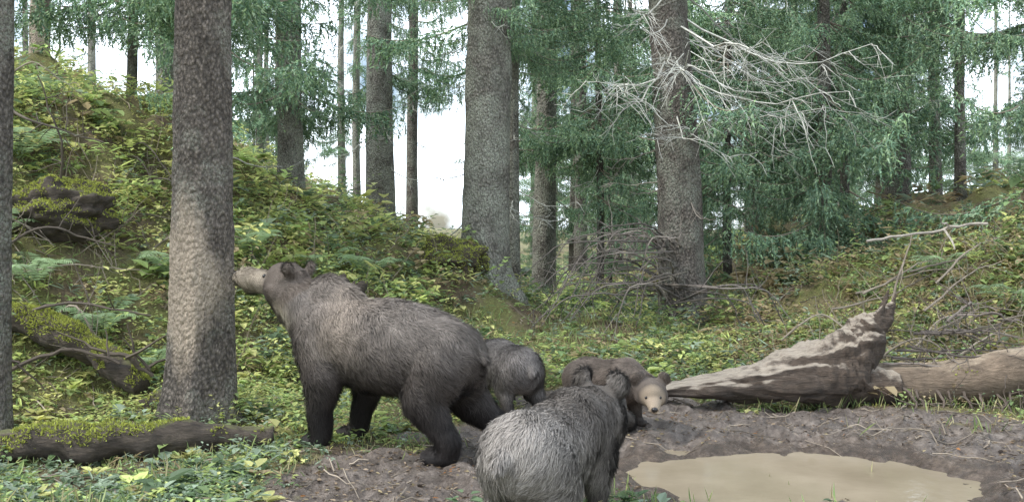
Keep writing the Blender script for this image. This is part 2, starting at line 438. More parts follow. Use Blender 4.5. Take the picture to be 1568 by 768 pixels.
def herb(name, n, seed, ylo, yhi, lmul=1.0, hmul=1.0, hadd=0.0, region=None, k=8):
    r = np.random.RandomState(seed)
    y = ylo+(yhi-ylo)*r.rand(n)**1.0
    x = r.uniform(-.60, .60, n)*y
    mk = mudmask(x, y); pz = vn(x*1.1, y*1.1, None, 33)+.6*vn(x*3, y*3, None, 34)
    tr = trampled(x, y)
    keep = (r.rand(n) > mk*1.03) & (r.rand(n) < np.clip(.60+.22*(x < -1)+.75*pz, .10, 1))
    keep &= ~((mk > .2) & (r.rand(n) < .8)) & (r.rand(n) > .8*tr)
    if region is not None: keep &= region(x, y)
    x, y, pz, tr = x[keep], y[keep], pz[keep], tr[keep]; n = len(x)
    z = H(x, y)
    tall = np.clip(.5+.7*vn(x*.8, y*.8, None, 71), .1, 1)
    hh = (.02+hadd+.30*hmul*tall*r.rand(n)**1.8)*np.where(y < 6.2, .55, 1)*(1-.75*np.clip(tr, 0, 1))
    lean = r.normal(0, .25, (n, 2))*hh[:, None]
    Pr = np.repeat(np.stack([x+lean[:, 0], y+lean[:, 1], z], -1), k, 0); hr = np.repeat(hh, k); N = n*k
    fz = r.uniform(.3, 1, N)
    a = r.uniform(0, 2*np.pi, N); el = r.uniform(-.45, .7, N)
    D = np.stack([np.cos(a)*np.cos(el), np.sin(a)*np.cos(el), np.sin(el)], -1)
    Pl = Pr+np.stack([np.cos(a)*.03*lmul, np.sin(a)*.03*lmul, hr*fz], -1)
    if hadd: Pl[:, :2] += r.normal(0, .05, (N, 2))
    big = np.repeat(np.exp(r.normal(-.1, .38, n)), k)
    L = r.uniform(.022, .055, N)*big*lmul*np.where(np.repeat(y, k) > 9, 1.15, 1)
    asp = np.where(r.rand(n) < .25, r.uniform(.12, .25, n), r.uniform(.45, .95, n))
    W = L*np.repeat(asp, k); L = L*np.where(np.repeat(asp, k) < .3, 1.7, 1)
    pal = np.array([[.54, .62, .19], [.37, .49, .16], [.22, .33, .13], [.31, .40, .28], [.62, .62, .22], [.13, .20, .10], [.42, .33, .18]])
    left = np.clip((-x-.5)/3, 0, 1)
    idx = np.where(r.rand(n) < .36+.42*left, r.choice([0, 4, 1], n), r.choice([1, 2, 3, 5, 6], n))
    near = y < 6.8
    idx = np.where(near & (r.rand(n) < .6), r.choice([3, 2, 5, 3], n), idx)
    idx = np.where((x > 2.2) & (y > 8.5) & (r.rand(n) < .3), 6, idx)
    C = np.repeat(pal[idx]*r.uniform(.65, 1.25, (n, 1)), k, 0)*r.uniform(.8, 1.2, (N, 1))
    C = C*.88+.12*C.mean(1, keepdims=True)
    return leaves_mesh(name, Pl, D, np.tile([0, 0, 1.0], (N, 1)), L, W, C, leafM)
ug = bpy.data.objects.new('undergrowth', None); scene.collection.objects.link(ug)
add_obj('near_herbs', herb('near_herbs', 42000, 1, 4.4, 13.5), ug)
add_obj('far_herbs', herb('far_herbs', 12000, 2, 12.5, 34, 2.2, 1.6), ug)
add_obj('shrubs', herb('shrubs', 5200, 3, 8.6, 15, 1.35, 1.6, .22, lambda x, y: ((x < -.9) | (x > 3.2) | (y > 11)) & (fbm(x*.9, y*.9, None, 300, 3) > -.05+.2*(x > 2)) & (trampled(x, y) < .25), k=12), ug)
r = np.random.RandomState(15); n = 26000
y = r.uniform(4.5, 12.5, n); x = r.uniform(-.58, .58, n)*y
k_ = (r.rand(n) > mudmask(x, y)*.99) & (fbm(x*1.2, y*1.2, None, 200, 3) > -.1); x, y = x[k_], y[k_]; n = len(x)
D = nrm(np.stack([r.normal(0, .5, n), r.normal(0, .5, n), np.full(n, 1.0)], -1)); L = r.uniform(.05, .18, n)*(1-.6*np.clip(trampled(x, y), 0, 1))
C = np.array([[.36, .43, .17], [.5, .46, .26], [.25, .34, .14]])[r.randint(0, 3, n)]*r.uniform(.7, 1.2, (n, 1))
add_obj('grass', leaves_mesh('grass', np.stack([x, y, H(x, y)-.01], -1), D, nrm(r.normal(0, 1, (n, 3))), L, np.full(n, .0045), C, leafM), ug)
r = np.random.RandomState(8); n = 34000
y = 4.6+7.4*r.rand(n)**1.3; x = r.uniform(-.58, .58, n)*y
k_ = pud(x, y) > 1.15; x, y = x[k_], y[k_]; n = len(x)
a = r.uniform(0, 6.28, n); D = nrm(np.stack([np.cos(a), np.sin(a), r.uniform(-.2, .35, n)], -1))
pal = np.array([[.20, .14, .085], [.34, .26, .18], [.06, .042, .03], [.46, .38, .22], [.42, .2, .08]])
C = pal[r.choice(5, n, p=[.32, .25, .29, .11, .03])]*r.uniform(.6, 1.2, (n, 1))
L = r.uniform(.008, .042, n)
add_obj('leaf_litter', leaves_mesh('leaf_litter', np.stack([x, y, H(x, y)+.006], -1), D, nrm(np.array([0, 0, 1.])+r.normal(0, .4, (n, 3))), L, L*r.uniform(.15, .6, n), C, leafM))
def fern(seed, x, y, s=1.0):
    r = np.random.RandomState(seed); z = float(H(x, y)); Ps, Ds, Ls, Cs = [], [], [], []
    A = Acc()
    for f in range(8):
        a = f/8*6.28+r.uniform(-.3, .3); L = s*r.uniform(.45, .75); d = np.array([np.cos(a), np.sin(a), 0])
        t = np.linspace(0, 1, 26)[:, None]
        P = np.array([x, y, z])+d*L*t**1.1*.85+np.array([0, 0, 1])*L*(1.5*t-1.05*t**2.2)*r.uniform(.6, 1.0)
        A.tube(P[::3], np.linspace(.004, .001, len(P[::3])), 3, col=(.2, .25, .1))
        T = nrm(np.gradient(P, axis=0)); sd = np.array([-d[1], d[0], 0])
        for sg in (-1, 1):
            Ps.append(P[3:]); Ds.append(nrm(sd*sg+T[3:]*.45+np.array([0, 0, -.2])+r.normal(0, .08, (23, 3))))
            Ls.append(L*.22*np.sin(np.pi*np.clip(t[3:, 0]*.93+.1, 0, 1))**.8+.006)
            Cs.append(np.tile(np.array([.36, .48, .28])*r.uniform(.75, 1.2), (len(P)-3, 1)))
    P, D, L, C = np.vstack(Ps), np.vstack(Ds), np.concatenate(Ls), np.vstack(Cs)
    o = add_obj('fern', leaves_mesh('fern', P, D, np.tile([0, 0, 1.], (len(P), 1)), L, np.minimum(L*.2, .013*s), C, leafM))
    add_obj('stalks', A.mesh('stalks', twigM), o)
for k, (x, y, s) in enumerate([(-4.15, 8.7, 1.0), (-3.5, 8.6, .9), (-3.0, 8.4, .7), (-4.35, 8.1, .8), (-2.75, 10.5, .9), (-2.1, 11.0, .8), (6.0, 11.0, .9), (5.2, 10.4, .8), (-4.9, 10.0, 1.0), (-1.6, 11.2, .8), (-4.6, 9.0, .9), (-3.2, 9.4, .9), (5.6, 10.0, .8), (-5.3, 11.0, .9), (4.9, 11.4, .8)]):
    fern(40+k, x, y, s)
A = Acc(); r = np.random.RandomState(77)
for k in range(760):
    y = r.uniform(4.8, 12.5); x = r.uniform(-.55, .55)*y
    if pud(x, y) < 1.15: continue
    a = r.uniform(0, 6.28); L = r.uniform(.06, .45); t = np.linspace(-.5, .5, 5)
    px_ = x+np.cos(a)*L*t+r.normal(0, .01, 5); py_ = y+np.sin(a)*L*t+r.normal(0, .01, 5)
    A.tube(np.stack([px_, py_, H(px_, py_)+r.uniform(.005, .03)], -1), np.linspace(.006, .003, 5)*r.uniform(.4, 1.2), 4, col=np.array([.3, .25, .2])*r.uniform(.3, 1.2))
for k in range(200):
    y = r.uniform(8.5, 12.5); x = r.uniform(-.55, .55)*y
    if -.5 < x < 2.5: continue
    z = float(H(x, y)); L = r.uniform(.2, .8); e = nrm(np.array([r.normal(0, .6), r.normal(0, .5), 1.0])); tt = np.linspace(0, 1, 6)[:, None]
    P = np.array([x, y, z-.02])+e*L*tt+np.cumsum(r.normal(0, .02, (6, 3)), 0)
    A.tube(P, np.linspace(.006, .002, 6), 4, col=np.array([.28, .23, .18])*r.uniform(.5, 1.4))
def gb(A, P, r0, r1, col=(.2, .165, .13), sides=6, seed=0, sub=6, wob=.008):
    rs = np.random.RandomState(seed); P = np.array(P, float); n = len(P); t = np.linspace(0, n-1, n*5)
    Q = np.stack([np.interp(t, range(n), P[:, k]) for k in range(3)], -1)
    for _ in range(3): Q[1:-1] = (Q[:-2]+2*Q[1:-1]+Q[2:])/4
    Q = Q+np.cumsum(rs.normal(0, wob, (n*5, 3)), 0)
    A.tube(Q, np.linspace(r0, r1, len(Q)), sides, col=col)
    for k in range(sub):
        i_ = rs.randint(n, n*5-1); e = nrm(rs.normal(0, 1, 3)+np.array([0, 0, .3])); l = rs.uniform(.12, .45); tt = np.linspace(0, 1, 5)[:, None]
        A.tube(Q[i_]+e*l*tt+np.cumsum(rs.normal(0, .014, (5, 3)), 0), np.linspace(r1*1.0, r1*.35, 5), 4, col=col)
gb(A, [(-4.2, 8.2, .75), (-3.6, 8.1, .95), (-2.9, 8.1, .82)], .016, .007, seed=1, col=(.10, .08, .065))
gb(A, [(-4.6, 8.6, 1.2), (-3.9, 8.5, 1.55), (-3.35, 8.6, 1.35)], .015, .006, seed=2, col=(.10, .08, .065), sub=10)
gb(A, [(-4.9, 9.2, 2.7), (-4.3, 9.1, 2.45), (-3.7, 9.2, 2.3)], .018, .006, seed=3, col=(.12, .1, .08), sub=10)
gb(A, [(-4.3, 9.5, 1.6), (-4.1, 9.2, 2.2), (-4.3, 9.1, 2.9)], .016, .005, seed=4, col=(.11, .09, .07), sub=9)
gb(A, [(-3.3, 7.9, .5), (-3.0, 7.8, .5), (-2.8, 7.8, .35)], .022, .014, seed=9, col=(.1, .08, .06))
gb(A, [(-4.0, 7.6, .35), (-3.4, 7.6, .6), (-3.0, 7.65, .45)], .02, .01, seed=10, col=(.09, .07, .055))
for k in range(30):
    sd_ = -1 if k % 2 else 1; x0 = sd_*r.uniform(2.8, 5.4); y0 = r.uniform(8.4, 11.5); z0 = float(H(x0, y0)); L = r.uniform(.5, 1.4); a = r.uniform(-.5, .5)
    gb(A, [(x0-L/2, y0, z0+.05), (x0, y0+a*.3, z0+r.uniform(.15, .5)), (x0+L/2, y0+a, float(H(x0+L/2, y0+a))+r.uniform(.0, .3))], .013, .004, seed=70+k, sub=9, col=tuple(np.array([.22, .185, .15])*r.uniform(.35, 1.5)))
for k in range(30):
    x0 = 2.0+r.uniform(-.25, .1); z0 = .5+r.uniform(0, 1.0); L = r.uniform(.5, 1.7); up = r.uniform(-.1, .5); yy = 11.4+r.uniform(-.6, .1); s_ = -1 if r.rand() < .8 else 1
    gb(A, [(x0, 12.1, z0), (x0+s_*L*.35, yy, z0+up*.6), (x0+s_*L*.75, yy, z0+up*.5), (x0+s_*L, yy, z0-.4)], .014, .005, seed=20+k, sub=8, col=tuple(np.array([.18, .155, .14])*r.uniform(.4, 1.5)))
add_obj('fallen_twigs', A.mesh('fallen_twigs', twigM))

# ---------------------------------------------------------------- logs
def wood_mat(name, bark1, bark2, top, topz=.35, nscale=9):
    m = M(name); v = m.coords((.12, 1, 1)); v1 = m.coords()
    n1 = m.noise(42, 9, .75, v); n2 = m.noise(nscale, 8, .75, m.coords((.5, 1, 1)))
    c = m.mix(1.0, m.ramp(n1, [(.3, bark1), (.7, bark2)]), m.ramp(m.noise(4, 5, .6, v1), [(.3, (.6, .6, .6)), (.7, (1.3, 1.3, 1.3))]), 'MULTIPLY')
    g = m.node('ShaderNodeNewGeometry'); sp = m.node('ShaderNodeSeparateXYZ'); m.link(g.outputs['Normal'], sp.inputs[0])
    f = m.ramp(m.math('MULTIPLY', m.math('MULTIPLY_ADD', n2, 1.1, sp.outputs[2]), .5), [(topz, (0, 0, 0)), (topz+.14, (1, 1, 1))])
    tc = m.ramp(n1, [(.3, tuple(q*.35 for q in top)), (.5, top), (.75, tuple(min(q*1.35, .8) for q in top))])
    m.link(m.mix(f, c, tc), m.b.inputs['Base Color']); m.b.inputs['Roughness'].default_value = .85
    m.bump(n1, 1.0, .035); return m.m
deadW = wood_mat('weathered_wood', (.03, .023, .018), (.145, .105, .077), (.38, .32, .255), topz=.54)
logB = wood_mat('peeled_log', (.09, .065, .045), (.30, .225, .16), (.37, .295, .215), topz=.64)
mossL = wood_mat('mossy_rotten_wood', (.022, .018, .014), (.13, .10, .075), (.14, .15, .05), topz=.68)
MT = {'P': [], 'D': [], 'C': []}
def moss_tufts(V, F, n, seed, nzmin=.15, thr=-.1, col=(.38, .41, .09)):
    rs = np.random.RandomState(seed); tri = np.vstack([F[:, [0, 1, 2]], F[:, [0, 2, 3]]]) if F.shape[1] == 4 else F
    a, b, c = V[tri[:, 0]], V[tri[:, 1]], V[tri[:, 2]]; cr = np.cross(b-a, c-a); ar = np.linalg.norm(cr, axis=1)
    cen = V.mean(0); cs = np.cumsum(ar); ti = np.searchsorted(cs, rs.rand(n)*cs[-1]); ti = np.clip(ti, 0, len(tri)-1)
    u = rs.rand(n, 2); sw = u.sum(1) > 1; u[sw] = 1-u[sw]; w = np.stack([1-u.sum(1), u[:, 0], u[:, 1]], -1)
    P = (V[tri[ti]]*w[..., None]).sum(1); N = nrm(cr[ti])
    if (N*(P-cen)).sum(1).mean() < 0: N = -N
    k = (N[:, 2]+.35*vn(P[:, 0]*9, P[:, 1]*9, P[:, 2]*9, seed+1) > nzmin) & (fbm(P[:, 0]*3.5, P[:, 1]*3.5, P[:, 2]*3.5, seed, 3) > thr)
    P, N = P[k], N[k]; m_ = len(P)
    MT['P'].append(P-N*.004); MT['D'].append(nrm(N+rs.normal(0, .55, (m_, 3)))); MT['C'].append(np.array(col)*rs.uniform(.45, 1.4, (m_, 1)))
def log_obj(name, P, rad, mat, sides=40, noise=.16, ns=4, seed=0, parent=None, sub=20, moss=0, **mk):
    P = np.array(P, float); n = len(P); t = np.linspace(0, n-1, n*sub)
    Q = np.stack([np.interp(t, range(n), P[:, k]) for k in range(3)], -1)
    for _ in range(30): Q[1:-1] = (Q[:-2]+2*Q[1:-1]+Q[2:])/4
    V, F, T = tube(Q, np.interp(t, range(n), np.array(rad, float)), sides, noise=noise, ns=ns, seed=seed)
    if moss: moss_tufts(V, F, moss, seed+50, **mk)
    return add_obj(name, mesh_np(name, V, [F, T], smooth=True, mat=mat), parent)
ft = bpy.data.objects.new('fallen_tree', None); scene.collection.objects.link(ft)
Y0 = 8.5
log_obj('trunk', [(3.0, Y0-.02, .20), (3.4, Y0-.05, .17), (3.9, Y0-.12, .24), (4.4, Y0-.2, .36), (5.4, Y0-.35, .62), (7.2, Y0-.6, 1.1)], [.15, .18, .185, .20, .21, .2], logB, parent=ft, seed=3, noise=.07, moss=9000, nzmin=.45, thr=.25)
n = 150; xsn = np.linspace(1.05, 3.12, n); S = 48; V = []
aa = np.linspace(0, 2*np.pi, S, endpoint=False); ca, sa = np.cos(aa), np.sin(aa)
for q in xsn:
    u = (q-1.05)/2.07
    top = np.interp(q, [1.05, 1.75, 2.35, 2.6, 2.85, 3.0, 3.12], [.15, .27, .43, .50, .63, .72, .64])
    bot = np.interp(q, [1.05, 1.75, 2.35, 2.75, 2.95, 3.12], [.11, .06, .02, .0, .18, .44])
    cz, hz = (top+bot)/2, (top-bot)/2; hy = np.interp(q, [1.05, 1.6, 2.4, 2.9, 3.12], [.04, .15, .24, .22, .1])
    zz = cz+hz*np.sign(sa)*abs(sa)**.8; yy = Y0-.12+.12*u+hy*np.sign(ca)*abs(ca)**.75
    zz = zz+np.where(sa > 0, .30*hz*ca*sa, 0)
    V.append(np.stack([np.full(S, q), yy, zz], -1))
V = np.vstack(V)
cen = V.reshape(n, S, 3).mean(1).repeat(S, 0)
dn = .22*fbm(V[:, 0]*1.8, V[:, 1]*9, V[:, 2]*9, 5, 4)+.18*np.abs(fbm(V[:, 0]*2.5, V[:, 1]*26, V[:, 2]*26, 6, 3))
V = cen+(V-cen)*(1+dn[:, None])
i = np.arange(n-1)[:, None]*S; j = np.arange(S)[None, :]; j2 = (j+1) % S
F = np.stack([i+j, i+j2, i+S+j2, i+S+j], -1).reshape(-1, 4)
V = np.vstack([V, V[:S].mean(0), V[(n-1)*S:n*S].mean(0)]); jj = np.arange(S)
T = np.vstack([np.stack([np.full(S, n*S), jj, (jj+1) % S], -1), np.stack([np.full(S, n*S+1), (n-1)*S+jj, (n-1)*S+(jj+1) % S], -1)])
add_obj('split_slab', mesh_np('split_slab', V, [F, T], smooth=True, mat=deadW), ft)
log_obj('broken_stub', [(2.85, Y0, .5), (3.05, Y0, .66), (3.16, Y0, .76), (3.22, Y0, .86)], [.13, .10, .07, .02], deadW, parent=ft, seed=8, noise=.4, ns=9)
log_obj('root_knob', [(2.6, Y0-.06, .14), (2.9, Y0-.06, .2), (3.2, Y0-.06, .18)], [.10, .17, .14], deadW, parent=ft, seed=11, noise=.3, ns=6)
for k, (dx, dz, l) in enumerate([(-.05, .02, .12), (.04, .0, .16), (.0, .03, .2)]):
    log_obj('splinter', [(3.05+dx, Y0-.05+.05*k, .66), (3.14+dx, Y0-.05+.05*k, .76+dz), (3.2+dx, Y0-.06+.05*k, .78+l)], [.045, .03, .004], deadW, sides=10, parent=ft, seed=60+k, noise=.3, ns=14)
A = Acc()
gb(A, [(3.2, Y0, .8), (3.3, Y0, 1.15), (3.42, Y0+.05, 1.45)], .012, .004, seed=31, sub=2, col=(.24, .2, .16), wob=.006)
gb(A, [(3.35, Y0+1, 1.36), (3.8, Y0+.8, 1.42), (4.35, Y0+.6, 1.5)], .013, .014, seed=32, sub=2, col=(.36, .32, .28))
for k in range(9):
    z1 = .35+.05*k; gb(A, [(3.1+.08*k, Y0+r.uniform(-.2, .2), z1), (3.6+.05*k, Y0+r.uniform(-.3, .3), z1+r.uniform(-.05, .2)), (4.0+r.uniform(0, .35), Y0+r.uniform(-.3, .3), z1+r.uniform(-.15, .1))], .013, .005, seed=133+k, sub=9, col=tuple(np.array([.15, .125, .11])*r.uniform(.5, 1.3)))
for k in range(14):
    x0 = 3.2+k*.12; gb(A, [(x0, Y0-.2, .2), (x0+.04, Y0-.34, .08), (x0+r.uniform(-.1, .1), Y0-.42, -.02)], .013, .005, seed=40+k, sub=3, col=(.11, .085, .07))
add_obj('dead_boughs', A.mesh('dead_boughs', twigM), ft)
log_obj('mossy_log', [(-4.2, 6.5, .06), (-3.2, 6.62, .07), (-2.4, 6.7, .09), (-1.62, 6.85, .08)], [.10, .125, .115, .07], mossL, noise=.35, seed=21, ns=5, moss=16000, nzmin=.3, thr=-.05)
log_obj('mossy_log', [(-4.3, 8.3, .78), (-3.7, 8.2, .66), (-3.2, 8.05, .43), (-2.9, 7.9, .24)], [.1, .13, .13, .1], mossL, noise=.3, seed=22, ns=5, moss=16000, nzmin=.1, thr=-.3)
def blob(name, c, rad, mat, seed, amp=.35, fr=2.2, moss=9000, **mk):
    import bmesh
    bm = bmesh.new(); bmesh.ops.create_icosphere(bm, subdivisions=5, radius=1)
    V = np.array([v.co[:] for v in bm.verts]); Fc = np.array([[v.index for v in f.verts] for f in bm.faces]); bm.free()
    d = 1+amp*fbm(V[:, 0]*fr, V[:, 1]*fr, V[:, 2]*fr, seed, 5)
    V = V*d[:, None]*np.array(rad)+np.array(c)
    moss_tufts(V, Fc, moss, seed+70, **mk)
    return add_obj(name, mesh_np(name, V, Fc, smooth=True, mat=mat))
blob('mossy_stump', (-4.2, 9.35, float(H(-4.2, 9.35))+.22), (.48, .35, .25), mossL, 3, moss=22000, nzmin=.25, thr=-.6)
blob('mossy_stump', (-1.68, 10.2, .72), (.2, .17, .22), mossL, 5, .45, 3, moss=2500, nzmin=.5)
blob('mossy_root_mound', (-.72, 12.0, float(H(-.72, 12.0))-.08), (.42, .3, .25), mossL, 6, nzmin=-.4, thr=-1, moss=14000)
blob('mossy_root_mound', (-2.62, 7.78, .0), (.26, .22, .2), mossL, 9, moss=4000)
r = np.random.RandomState(14); n = 40000
y = r.uniform(6.5, 13, n); x = r.uniform(-.6, .6, n)*y
k_ = (vn(x*1.3, y*1.3, None, 90) > .1) & (mudmask(x, y) < .3) & (np.abs(x) > 1.0)
x, y = x[k_], y[k_]; n = len(x); a = r.uniform(0, 6.28, n)
MT['P'].append(np.stack([x, y, H(x, y)], -1)); MT['D'].append(nrm(np.stack([np.cos(a)*.7, np.sin(a)*.7, np.full(n, .9)], -1))); MT['C'].append(np.array([.44, .44, .13])*r.uniform(.4, 1.3, (n, 1)))
P_, D_, C_ = np.vstack(MT['P']), np.vstack(MT['D']), np.vstack(MT['C']); n = len(P_); L = r.uniform(.012, .034, n)
add_obj('moss', leaves_mesh('moss', P_, D_, nrm(r.normal(0, 1, (n, 3))), L, L*.35, C_, mossM))

# ---------------------------------------------------------------- bears
m = M('bear_fur'); c = m.attr('col'); m.link(c, m.b.inputs['Base Color']); m.b.inputs['Roughness'].default_value = .6
m.b.inputs['Specular IOR Level'].default_value = .3
at = m.node('ShaderNodeAttribute', attribute_name='fn'); m.link(at.outputs['Vector'], m.b.inputs['Normal']); furM = m.m
m = M('bear_skin'); c = m.attr('col'); m.link(c, m.b.inputs['Base Color']); m.b.inputs['Roughness'].default_value = .9; skinM = m.m
m = M('wet_nose_eye'); m.b.inputs['Base Color'].default_value = (.012, .01, .01, 1); m.b.inputs['Roughness'].default_value = .2; noseM = m.m
m = M('claw'); m.b.inputs['Base Color'].default_value = (.06, .045, .035, 1); m.b.inputs['Roughness'].default_value = .4; clawM = m.m
import bmesh
def ico(sub):
    bm = bmesh.new(); bmesh.ops.create_icosphere(bm, subdivisions=sub, radius=1)
    V = np.array([v.co[:] for v in bm.verts]); F = np.array([[v.index for v in f.verts] for f in bm.faces]); bm.free(); return V, F
IV, IF = ico(3)
def build_bear(name, O, Fd, chains, head, colfn, furlen, nfur, vox, sc=1.0, seed=0, tip=1.5):
    Fv = nrm(np.array([Fd[0], Fd[1], 0.0])); Lv = np.array([-Fv[1], Fv[0], 0]); Uv = np.array([0, 0, 1.0]); O = np.array(O, float)
    def W(p): return O+sc*(p[0]*Fv+p[1]*Lv+p[2]*Uv)
    A = Acc()
    def ell(c, rf, rl, ru, B=None):
        B = (Fv, Lv, Uv) if B is None else B
        V = c+IV[:, :1]*rf*B[0]+IV[:, 1:2]*rl*B[1]+IV[:, 2:]*ru*B[2]; A.add(V, None, IF)
    for ch in chains:
        ch = [tuple(p)+((p[3],) if len(p) == 4 else ()) for p in ch]
        for p, q in zip(ch[:-1], ch[1:]):
            p_, q_ = np.array(p), np.array(q); d = np.linalg.norm(p_[:3]-q_[:3]); k = max(2, int(d/(.22*min(p_[3], q_[3])))+1)
            for t in np.linspace(0, 1, k):
                w = p_*(1-t)+q_*t; ell(W(w[:3]), sc*(w[3]+w[4])*.5, sc*w[4], sc*w[3])
    hc = W(head['c']); d = head['d']; dv = nrm(d[0]*Fv+d[1]*Lv+d[2]*Uv); s = head['s']*sc; ml_ = head.get('ml', 1.0); es = head.get('ear', 1.0); mw = head.get('mw', 1.0)
    sv = nrm(np.cross(Uv, dv)); uv = np.cross(dv, sv); B = (dv, sv, uv)
    def Hh(a, b, c_): return hc+s*(a*dv+b*sv+c_*uv)
    ell(hc, s*1.05, s*.95, s*.92, B); ell(Hh(.35, 0, .18), s*.72, s*.7, s*.7, B)
    for sg in (-1, 1): ell(Hh(-.05, sg*.45, -.3), s*.65, s*.6, s*.6, B)
    for t in np.linspace(0, 1, 14):
        ell(Hh(.6+t*1.15*ml_, 0, -.08-.14*t), s*(.58-.25*t)*mw, s*(.54-.22*t)*mw, s*(.5-.2*t)*mw, B)
        ell(Hh(.5+t*1.0*ml_, 0, -.38-.08*t), s*(.4-.18*t)*mw, s*(.4-.16*t)*mw, s*(.34-.16*t)*mw, B)
    eb = head.get('eb', -.3)
    for sg in (-1, 1):
        e = Hh(eb, sg*.74, .84 if es > .9 else .74)
        f_ = nrm(dv-.3*sv*sg)
        ell(e, s*.17*es, s*.36*es, s*.42*es, (f_, np.cross(f_, uv), uv))
    V, Q, T, _ = A.arrays()
    tmp = bpy.data.objects.new('tmp', mesh_np('tmp', V, [Q, T])); scene.collection.objects.link(tmp)
    rm = tmp.modifiers.new('r', 'REMESH'); rm.mode = 'VOXEL'; rm.voxel_size = vox
    smo = tmp.modifiers.new('s', 'SMOOTH'); smo.factor = .6; smo.iterations = 5
    dg = bpy.context.evaluated_depsgraph_get(); ev = tmp.evaluated_get(dg)
    me = bpy.data.meshes.new_from_object(ev); me.name = name+'_body'
    bpy.data.objects.remove(tmp)
    nv = len(me.vertices); co = np.empty(nv*3); me.vertices.foreach_get('co', co); co = co.reshape(-1, 3)
    no = np.empty(nv*3, np.float32); me.vertex_normals.foreach_get('vector', no); no = no.reshape(-1, 3).astype(float)
    me.calc_loop_triangles(); nt_ = len(me.loop_triangles); tri = np.empty(nt_*3, np.int32); me.loop_triangles.foreach_get('vertices', tri); tri = tri.reshape(-1, 3)
    def loc(P):
        q = (P-O)/sc; return np.stack([q@Fv, q@Lv, q[:, 2]], -1)
    def hl(P):
        q = (P-hc)/s; return np.stack([q@dv, q@sv, q@uv], -1)
    co = co+no*(.014*sc*fbm(co[:, 0]*6, co[:, 1]*6, co[:, 2]*6, seed, 2))[:, None]
    me.vertices.foreach_set('co', co.astype(np.float32).ravel())
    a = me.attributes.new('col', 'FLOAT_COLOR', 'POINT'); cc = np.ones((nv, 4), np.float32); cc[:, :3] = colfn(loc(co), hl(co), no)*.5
    a.data.foreach_set('color', cc.ravel()); me.materials.clear(); me.materials.append(skinM)
    me.polygons.foreach_set('use_smooth', np.full(len(me.polygons), True))
    par = bpy.data.objects.new(name, None); scene.collection.objects.link(par); par.location = tuple(O)
    bpy.context.view_layer.update()
    inv = Matrix.Translation(-Vector(O))
    def kid(nm, me_):
        o = add_obj(nm, me_, par); o.matrix_parent_inverse = inv; return o
    kid('body', me)
    r = np.random.RandomState(seed+1)
    a_, b_, c_ = co[tri[:, 0]], co[tri[:, 1]], co[tri[:, 2]]
    ar = np.linalg.norm(np.cross(b_-a_, c_-a_), axis=1)
    hm = np.linalg.norm((a_-hc)/s, axis=1) < 2.6; ar = ar*np.where(hm, 2.2, 1)
    cs = np.cumsum(ar); ti = np.searchsorted(cs, r.rand(nfur)*cs[-1])
    u = r.rand(nfur, 2); sw = u.sum(1) > 1; u[sw] = 1-u[sw]
    w = np.stack([1-u.sum(1), u[:, 0], u[:, 1]], -1)
    P = (co[tri[ti]]*w[..., None]).sum(1); N_ = nrm((no[tri[ti]]*w[..., None]).sum(1))
    lc = loc(P); h = hl(P)
    eyeg = np.minimum(np.linalg.norm(h-np.array([.88, .42, .16]), axis=1), np.linalg.norm(h-np.array([.88, -.42, .16]), axis=1))
    face = np.clip(1-(np.linalg.norm(h*np.array([.6, 1, 1]), axis=1)-1.0)/.5, 0, 1)*(h[:, 0] > -.6)
    legs = sm((.42-lc[:, 2]/head['legk'])/.2)
    flow = -Fv*1.0+np.array([0, 0, -.75])
    fl = flow[None]*(1-legs[:, None])+np.array([0, 0, -1.0])*legs[:, None]
    fl = fl*(1-face[:, None])+(-dv)[None]*face[:, None]
    nz = np.stack([fbm(P[:, 0]*10, P[:, 1]*10, P[:, 2]*10, seed+k, 2) for k in (3, 6, 9)], -1)
    fl = fl+nz*.7+r.normal(0, .22, P.shape)
    fl = fl-N_*(fl*N_).sum(1, keepdims=True); fl = nrm(fl)
    lift = (r.uniform(.3, .85, nfur)+.3*vn(P[:, 0]*14, P[:, 1]*14, P[:, 2]*14, seed+30))[:, None]
    D1 = nrm(fl+N_*lift); D2 = nrm(fl+N_*lift*.4+np.array([0, 0, -.15])+r.normal(0, .12, P.shape))
    Lg = furlen*sc*r.uniform(.5, 1.35, nfur)*(1-.78*face)*(1-.35*legs)*np.where(eyeg < .2, .25, 1)
    Lg = Lg*np.where(lc[:, 2] < .09*head['legk'], .5, 1); Lg = Lg[:, None]
    Sd = nrm(np.cross(D1, N_)+r.normal(0, .25, P.shape)); wd = .0015*r.uniform(.7, 1.4, nfur)[:, None]
    Bp = P-N_*.004; Mp = Bp+D1*Lg*.5; Tp = Mp+D2*Lg*.5
    V = np.stack([Bp-Sd*wd, Bp+Sd*wd, Mp-Sd*wd*.8, Mp+Sd*wd*.8, Tp], 1).reshape(-1, 3)
    b = np.arange(nfur)[:, None]*5
    Q = b+np.array([0, 1, 3, 2]); T = b+np.array([2, 3, 4])
    base = colfn(lc, h, N_)*np.where(eyeg < .26, .4, 1)[:, None]
    cl = .5+.5*fbm(P[:, 0]*12, P[:, 1]*12, P[:, 2]*12, seed+8, 3)
    base = base*(.66+.52*np.clip(cl, 0, 1)[:, None])*r.uniform(.7, 1.3, (nfur, 1))
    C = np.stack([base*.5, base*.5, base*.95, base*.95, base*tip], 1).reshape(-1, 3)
    NV = nrm(N_+D1*.25+Sd*r.normal(0, .3, (nfur, 1))); NV = np.repeat(NV, 5, 0)
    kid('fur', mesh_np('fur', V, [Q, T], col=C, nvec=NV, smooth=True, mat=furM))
    A = Acc()
    def el2(c, rf, rl, ru): A.add(c+IV[:, :1]*rf*dv+IV[:, 1:2]*rl*sv+IV[:, 2:]*ru*uv, None, IF)
